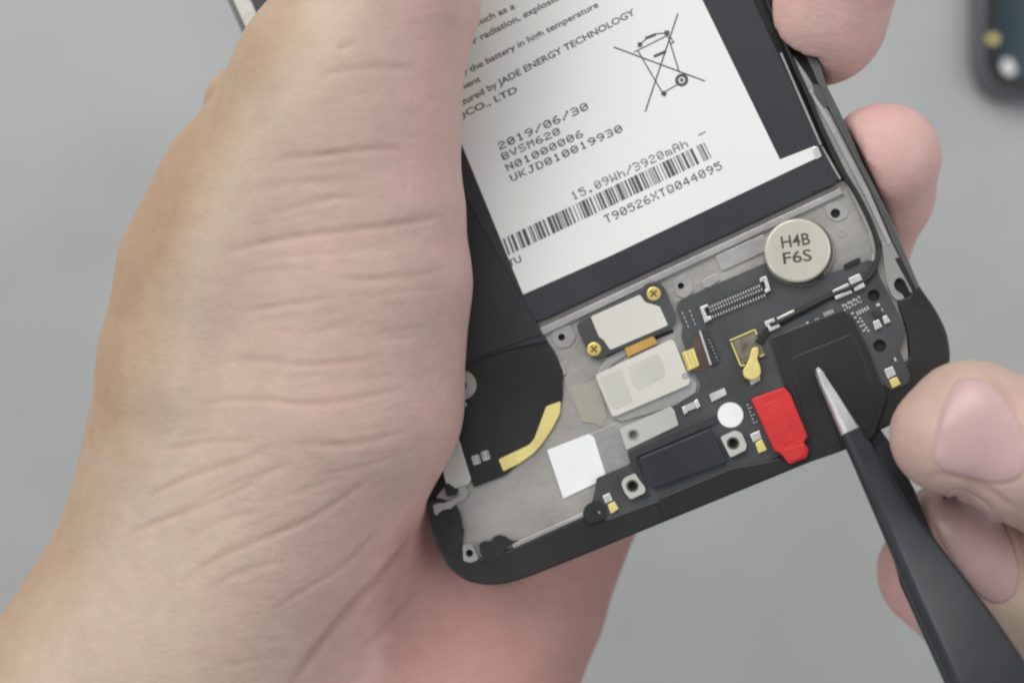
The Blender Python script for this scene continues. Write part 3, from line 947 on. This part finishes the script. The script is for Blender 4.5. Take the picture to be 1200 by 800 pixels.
# ------------------------------------------------------------------ hands: one continuous skin each, grown from a blended distance field
def cap(P, a, b, ra, rb):
    ab = b - a
    q = P - a
    t = np.clip((q @ ab) / (ab @ ab), 0, 1)
    q -= t[..., None] * ab
    return np.sqrt(np.einsum('...i,...i', q, q)) - (ra + (rb - ra) * t)


def smin(a, b, k):
    h = np.clip(0.5 + 0.5 * (b - a) / k, 0, 1)
    return b + (a - b - k * (1 - h)) * h


def phone_dist(P):
    q = (P - P0) @ RPn
    # footprint as a convex-ish rounded box fitted to the traced outline
    u0, u1, v0 = PB
    cx, hx = (u0 + u1) / 2, (u1 - u0) / 2
    dx = np.abs(q[..., 0] - cx) - (hx - 7)
    dy = (v0 + 7) - q[..., 1]
    o = np.hypot(np.maximum(dx, 0), np.maximum(dy, 0)) + np.minimum(np.maximum(dx, dy), 0) - 7
    dz = np.abs(q[..., 2] + 3.2) - 4.2
    return np.hypot(np.maximum(o, 0), np.maximum(dz, 0)) + np.minimum(np.maximum(o, dz), 0)


_l = np.array([ph(x, y, -1)[:2] for x, y in OUT])
PB = (_l[24:27, 0].mean() - 0.2, _l[1:6, 0].mean() + 0.2, _l[14:17, 1].mean() - 0.2)


def chains_field(groups, k, cut=None):
    segs = []
    W4 = lambda p: W(*p[:3]).astype(np.float32)
    byc = [(kk, [(W4(a), W4(b), np.float32(a[3]), np.float32(b[3])) for a, b in zip(ch, ch[1:])]) for kk, ch in groups]
    for kk, chain in groups:
        for a, b in zip(chain, chain[1:]):
            segs.append((kk, W(*a[:3]), W(*b[:3]), a[3], b[3]))

    def f(P):
        P = P.astype(np.float32)
        d = None
        for kk, cs in byc:
            e = None
            for a, b, ra, rb in cs:
                c = cap(P, a, b, ra, rb)
                e = c if e is None else smin(e, c, 1.2)
            d = e if d is None else smin(d, e, kk)
        if cut is not None:
            c = cut(P)
            h = np.clip(0.5 - 0.5 * (d + c) / 1.2, 0, 1)
            d = d * (1 - h) + (-c) * h + 1.2 * h * (1 - h)
        return d
    los = [np.minimum(a - ra, b - rb) for _, a, b, ra, rb in segs]
    his = [np.maximum(a + ra, b + rb) for _, a, b, ra, rb in segs]
    return f, np.min(los, axis=0) - 5, np.max(his, axis=0) + 5


def surface_nets(f, lo, hi, h, B=12):
    nb = np.ceil((hi - lo) / (h * B)).astype(int)
    n = nb * B + 1
    V = np.full(n, 99.0, np.float32)
    ax = [lo[i] + h * (np.arange(nb[i]) * B + B / 2) for i in range(3)]
    G = np.stack(np.meshgrid(*ax, indexing='ij'), -1)
    dc = f(G.reshape(-1, 3)).reshape(nb)
    rad = h * B * 0.87 + 4
    loc = np.stack(np.meshgrid(*[np.arange(B + 1)] * 3, indexing='ij'), -1)
    for i, j, k in np.argwhere(np.abs(dc) < rad):
        o = np.array([i, j, k]) * B
        d = f((lo + h * (o + loc)).reshape(-1, 3)).reshape(B + 1, B + 1, B + 1)
        V[o[0]:o[0] + B + 1, o[1]:o[1] + B + 1, o[2]:o[2] + B + 1] = d
    for i, j, k in np.argwhere(dc <= -rad):
        o = np.array([i, j, k]) * B
        s = V[o[0]:o[0] + B + 1, o[1]:o[1] + B + 1, o[2]:o[2] + B + 1]
        s[s == 99.0] = -99.0
    ins = V < 0
    cells = np.zeros(n - 1, np.int8)
    for a in (0, 1):
        for b in (0, 1):
            for c in (0, 1):
                cells += ins[a:n[0] - 1 + a, b:n[1] - 1 + b, c:n[2] - 1 + c]
    act = (cells > 0) & (cells < 8)
    idx = np.full(n - 1, -1, np.int64)
    ids = np.argwhere(act)
    idx[act] = np.arange(len(ids))
    acc = np.zeros((len(ids), 3))
    cnt = np.zeros(len(ids))
    cor = [(a, b, c) for a in (0, 1) for b in (0, 1) for c in (0, 1)]
    val = {c: V[ids[:, 0] + c[0], ids[:, 1] + c[1], ids[:, 2] + c[2]] for c in cor}
    for c in cor:
        for axn in range(3):
            if c[axn] == 0:
                d = list(c)
                d[axn] = 1
                d = tuple(d)
                va, vb = val[c], val[d]
                m = (va < 0) != (vb < 0)
                t = np.where(m, va / np.where(m, va - vb, 1), 0)
                p = np.array(c, float) + np.outer(t, np.eye(3)[axn])
                acc[m] += p[m]
                cnt[m] += 1
    verts = lo + h * (ids + acc / cnt[:, None])
    quads = []
    for axn in range(3):
        u, v = (axn + 1) % 3, (axn + 2) % 3
        sl = [slice(1, -1)] * 3
        sl[axn] = slice(0, -1)
        sl2 = list(sl)
        sl2[axn] = slice(1, None)
        a, b = ins[tuple(sl)], ins[tuple(sl2)]
        e = np.argwhere(a != b)
        off = np.ones(3, int)
        off[axn] = 0
        e = e + off
        fl = ins[e[:, 0], e[:, 1], e[:, 2]]
        du, dv = np.eye(3, dtype=int)[u], np.eye(3, dtype=int)[v]
        q = np.stack([idx[tuple((e - du - dv).T)], idx[tuple((e - dv).T)], idx[tuple(e.T)], idx[tuple((e - du).T)]], 1)
        q[~fl] = q[~fl][:, ::-1]
        quads.append(q)
    return verts, np.concatenate(quads)


def subdivide(v, q):
    e = np.sort(np.concatenate([q[:, [i, (i + 1) % 4]] for i in range(4)]), axis=1)
    ue, inv = np.unique(e, axis=0, return_inverse=True)
    inv = inv.reshape(-1)
    nq = len(q)
    n0 = len(v)
    em = (v[ue[:, 0]] + v[ue[:, 1]]) / 2
    fm = v[q].mean(1)
    ei = [n0 + inv[i * nq:(i + 1) * nq] for i in range(4)]
    fi = n0 + len(ue) + np.arange(nq)
    nv = np.concatenate([v, em, fm])
    out = [np.stack([q[:, i], ei[i], fi, ei[i - 1]], 1) for i in range(4)]
    return nv, np.concatenate(out)


def grad(f, P, e=0.25):
    T = np.array([[1, -1, -1], [-1, -1, 1], [-1, 1, -1], [1, 1, 1]], float)
    g = sum(f(P + t * e)[:, None].astype(float) * t for t in T)
    return g / np.maximum(np.linalg.norm(g, axis=1, keepdims=True), 1e-9)


def poly_dist(Q, pl):
    pl = np.array(pl, float)
    best = np.full(len(Q), 1e9)
    tt = np.zeros(len(Q))
    ln = np.r_[0, np.cumsum(np.linalg.norm(np.diff(pl, axis=0), axis=1))]
    for i in range(len(pl) - 1):
        a, ab = pl[i], pl[i + 1] - pl[i]
        t = np.clip(((Q - a) @ ab) / (ab @ ab), 0, 1)
        d = np.linalg.norm(Q - (a + t[:, None] * ab), axis=1)
        m = d < best
        best[m] = d[m]
        tt[m] = (ln[i] + t[m] * (ln[i + 1] - ln[i])) / ln[-1]
    return best, tt


def hand(name, groups, h, creases, redfun, cut=None):
    f, lo, hi = chains_field(groups, 0, cut)
    v, q = surface_nets(f, lo, hi, h)
    v, q = subdivide(v, q)
    v = v - grad(f, v) * f(v)[:, None]
    N = grad(f, v)
    k = F / (CZ - v[:, 2])
    Q = np.stack([600 + v[:, 0] * k, 400 - v[:, 1] * k], 1)
    up = N[:, 2] > 0.1
    cr = np.zeros(len(v))
    dep = np.zeros(len(v))
    for pl, depth, wid in creases:
        pts = [p[:2] for p in smoothline([(x, y, 0) for x, y in pl], 5)]
        d, t = poly_dist(Q, pts)
        mm = d / k
        taper = np.clip(np.minimum(t, 1 - t) * 5, 0, 1) ** 0.7
        wid = wid * 0.74
        g = np.exp(-(mm / wid) ** 2) * taper * up
        rim = np.exp(-(mm / (wid * 2.8)) ** 2) * taper * up
        depth = depth * 0.45
        dep = dep + g * depth - rim * depth * 0.16
        cr = np.maximum(cr, g * min(1, depth / 0.5))
    v = v - N * dep[:, None]
    org = v.mean(0)
    me = bpy.data.meshes.new(name)
    vv = (v * MM).astype(np.float32)
    me.vertices.add(len(vv))
    me.vertices.foreach_set('co', vv.ravel())
    me.loops.add(len(q) * 4)
    me.loops.foreach_set('vertex_index', q.astype(np.int32).ravel())
    me.polygons.add(len(q))
    me.polygons.foreach_set('loop_start', np.arange(len(q), dtype=np.int32) * 4)
    me.polygons.foreach_set('loop_total', np.full(len(q), 4, np.int32))
    me.polygons.foreach_set('use_smooth', np.ones(len(q), bool))
    me.update(calc_edges=True)
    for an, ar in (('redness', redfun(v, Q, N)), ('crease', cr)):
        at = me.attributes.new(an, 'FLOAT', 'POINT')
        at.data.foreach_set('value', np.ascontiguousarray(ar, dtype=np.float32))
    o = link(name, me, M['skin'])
    return o, f


def march(f, px, py, z0):
    d = np.array([(px - 600) / F, -(py - 400) / F, -1.0])
    d /= np.linalg.norm(d)
    p = W(px, py, z0)
    for _ in range(60):
        s = float(f(p[None])[0])
        if s < 0.005:
            break
        p = p + d * s * 0.8
    return p


def nail(parent, f, outline, z0, lift=0.2):
    pts = [p[:2] for p in smoothline([(x, y, 0) for x, y in outline + outline[:1]], 5)][:-1]
    c = np.mean(pts, axis=0)
    n = len(pts)
    bm = bmesh.new()
    scal = [1.03, 1.0, 0.97, 0.9, 0.75, 0.5, 0.25]
    offs = [-0.5, -0.03, 0.05, lift * .75, lift, lift * 1.15, lift * 1.2]
    rings = []
    for s_, of in zip(scal, offs):
        P = np.array([march(f, *(c + (np.array(p) - c) * s_), z0) for p in pts])
        P = P + grad(f, P) * of
        rings.append([bm.verts.new(tuple(p * MM)) for p in P])
    P = march(f, *c, z0)[None]
    P = P + grad(f, P) * lift * 1.2
    cv = bm.verts.new(tuple(P[0] * MM))
    for a, b in zip(rings, rings[1:]):
        for i in range(n):
            bm.faces.new([a[i], a[(i + 1) % n], b[(i + 1) % n], b[i]])
    for i in range(n):
        bm.faces.new([rings[-1][i], rings[-1][(i + 1) % n], cv])
    return frombm('fingernail', bm, M['nail'], parent, True)


# left hand: thumb and its pad over the phone, palm below, finger ends round the far side
LH = [
    (6.0, [(472, -170, 120, 10.0), (466, -60, 118, 11.2), (457, 0, 116, 12.0), (410, 110, 113.5, 13.6), (396, 150, 113, 13.4), (310, 260, 108, 14)]),
    (6.0, [(402, 110, 113.5, 14.0), (418, 250, 112, 14.8), (420, 330, 111, 15.6), (407, 470, 109, 16.2), (340, 600, 101, 18), (250, 740, 94, 20)]),
    (6.0, [(398, 150, 112, 13), (320, 240, 106, 14.8), (272, 330, 104, 15.8), (252, 430, 102, 16.2), (240, 520, 99, 16.6), (205, 650, 94, 17.2), (132, 795, 91, 19.3), (50, 980, 88, 22), (-10, 1150, 86, 23)]),
    (10.0, [(420, 560, 86, 14), (620, 400, 82, 13), (760, 270, 80, 11)]),
    (10.0, [(560, 620, 86, 13), (720, 440, 82, 11), (800, 380, 80, 10)]),
    (10.0, [(650, 592, 87, 13.4), (600, 700, 86, 15), (548, 805, 86, 17), (470, 930, 86, 20), (400, 1150, 84, 22)]),
    (12.0, [(400, 640, 88, 15), (330, 800, 86, 18), (250, 1000, 85, 21), (180, 1150, 84, 22)]),
    (3.0, [(760, 270, 80, 11), (830, 60, 83, 9.5), (940, -10, 96, 9), (962, 24, 108, 8.8), (985, -40, 112, 8.6)]),
    (3.0, [(800, 380, 80, 10), (930, 320, 86, 8.8), (1000, 285, 96, 8.2), (1028, 228, 104, 7.7), (1033, 188, 109, 7.9)]),
    (3.0, [(640, 180, 82, 10), (420, 110, 88, 8), (287, 124, 93, 6.2)]),
]


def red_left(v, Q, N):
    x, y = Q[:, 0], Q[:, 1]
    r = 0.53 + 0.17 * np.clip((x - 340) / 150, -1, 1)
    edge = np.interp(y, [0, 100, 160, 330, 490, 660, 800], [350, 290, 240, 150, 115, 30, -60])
    r -= 0.36 * np.clip(1 - (x - edge) / 110, 0, 1)  # tan skin, with the turn-away shading of the edge painted in
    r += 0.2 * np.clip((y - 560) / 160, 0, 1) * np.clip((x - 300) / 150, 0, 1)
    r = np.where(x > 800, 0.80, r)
    r += 0.3 * np.clip((y - 560) / 120, 0, 1) * np.clip((x - 420) / 80, 0, 1)  # palm's shade and red bounce light put into its colour
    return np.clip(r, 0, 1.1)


CR = [
    ([(315, 252), (350, 242), (395, 232)], .35, .55), ([(260, 295), (350, 277), (450, 265), (535, 250)], .55, .6),
    ([(285, 322), (330, 315), (375, 316)], .25, .6), ([(390, 327), (450, 326), (525, 316)], .35, .55),
    ([(287, 365), (330, 357), (395, 348)], .4, .55), ([(310, 387), (365, 389), (420, 377)], .3, .55), ([(435, 392), (500, 382)], .25, .5),
    ([(245, 425), (300, 422), (360, 427), (450, 419)], .4, .55), ([(230, 472), (300, 467), (350, 472), (400, 470), (475, 455)], .45, .55),
    ([(190, 527), (250, 517), (300, 517)], .35, .6), ([(340, 520), (410, 520), (480, 505)], .35, .55),
    ([(165, 585), (225, 557), (280, 540), (320, 522)], .45, .55), ([(215, 597), (260, 572), (345, 542)], .35, .55),
    ([(139, 631), (169, 618), (232, 594), (285, 571), (322, 552)], .45, .55), ([(210, 635), (262, 609), (315, 597)], .3, .55),
    ([(210, 682), (262, 650), (319, 627), (375, 601), (446, 552)], .5, .6), ([(235, 695), (285, 668), (337, 657)], .25, .55),
    ([(319, 717), (356, 691), (405, 661), (450, 612)], .45, .6), ([(338, 806), (375, 755), (412, 710), (446, 676), (498, 612)], 1.0, .9),
    ([(424, 762), (450, 736), (492, 690)], .5, .7), ([(395, 58), (416, 51)], .5, .5), ([(371, 91), (392, 84), (440, 79), (488, 81)], .4, .55),
    ([(317, 192), (344, 184), (395, 180), (440, 174), (476, 177)], .45, .55), ([(281, 229), (344, 216), (420, 206)], .22, .6),
    ([(368, 234), (420, 230)], .25, .55), ([(300, 440), (340, 442), (380, 438)], .15, .5), ([(260, 780), (320, 770), (350, 772)], .2, .7),
    ([(620, 690), (660, 676), (690, 674)], .3, .8), ([(330, 300), (400, 296), (470, 287)], .15, .5), ([(420, 350), (480, 340), (530, 338)], .15, .5),
    ([(330, 455), (400, 448), (480, 436)], .15, .5), ([(360, 560), (430, 545), (490, 525)], .25, .55), ([(300, 590), (350, 575), (400, 560)], .2, .5),
]
rc = random.Random(21)
for pl, de, wi in list(CR):
    # finer companion lines running beside each main crease
    if de > .9:
        continue
    for _ in range(3):
        P = [np.array(p, float) for p in smoothline([(x, y, 0) for x, y in pl], 4)]
        i0 = rc.randrange(0, max(1, len(P) // 2))
        i1 = min(len(P), i0 + rc.randrange(4, 9))
        off = rc.choice([-1, 1]) * rc.uniform(5, 15)
        tl = rc.uniform(-.12, .12)
        Q = [(p[0] + rc.uniform(-1, 1) - off * .2, p[1] + off + tl * (p[0] - P[0][0]) + rc.uniform(-.8, .8)) for p in P[i0:i1:2]]
        if len(Q) > 1:
            CR.append((Q, rc.uniform(.06, .15), .5))
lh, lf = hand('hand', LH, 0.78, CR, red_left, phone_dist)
tag(lh, 'large bare hand cupping the opened phone, thumb side creased across the front', 'hand')

# right hand: two fingertips with nails above the tweezers, thumb pad below them
RH = [
    (2.5, [(1113, 512, 126, 7.2), (1138, 496, 126, 7.7), (1200, 528, 127, 8.9), (1290, 566, 127, 10), (1420, 620, 126, 10.5), (1620, 760, 118, 16)]),
    (1.6, [(1118, 634, 113, 8.1), (1190, 672, 114, 9.2), (1300, 740, 116, 10), (1440, 800, 118, 10.5), (1620, 830, 116, 16)]),
    (2.0, [(1176, 752, 105, 7.5), (1240, 795, 106, 9), (1350, 860, 110, 10), (1620, 940, 112, 16)]),
    (2.0, [(1097, 673, 96, 8.6), (1180, 745, 94, 9), (1290, 850, 96, 10.5), (1600, 1000, 104, 17)]),
]


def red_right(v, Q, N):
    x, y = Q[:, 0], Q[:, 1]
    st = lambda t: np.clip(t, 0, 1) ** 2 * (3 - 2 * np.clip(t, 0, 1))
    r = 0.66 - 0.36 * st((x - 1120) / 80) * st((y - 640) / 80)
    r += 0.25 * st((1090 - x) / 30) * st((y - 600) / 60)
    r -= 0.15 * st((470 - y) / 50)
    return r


NAILS = [[(1093, 541), (1096, 520), (1101, 495), (1109, 470), (1120, 449), (1134, 443), (1160, 450), (1180, 470), (1196, 500), (1204, 530), (1196, 556), (1172, 566), (1138, 560), (1108, 552)],
         [(1090, 606), (1097, 590), (1110, 578), (1128, 576), (1150, 588), (1172, 610), (1188, 640), (1193, 670), (1187, 696), (1172, 706), (1152, 700), (1128, 672), (1104, 636)]]
CRR = [(n_ + n_[:1], 0.4, 0.5) for n_ in NAILS] + [([(1085, 562), (1100, 556), (1135, 562), (1165, 578), (1200, 603)], 0.5, 0.6), ([(1150, 432), (1175, 452), (1200, 490)], 0.4, 0.7),
                                                       ([(1192, 600), (1200, 640), (1202, 680)], 0.4, 0.6)]
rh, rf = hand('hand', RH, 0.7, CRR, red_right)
tag(rh, 'smaller hand part with two visible fingernails, holding the black tweezers', 'hand')
for n_ in NAILS:
    nail(rh, rf, n_, 150)
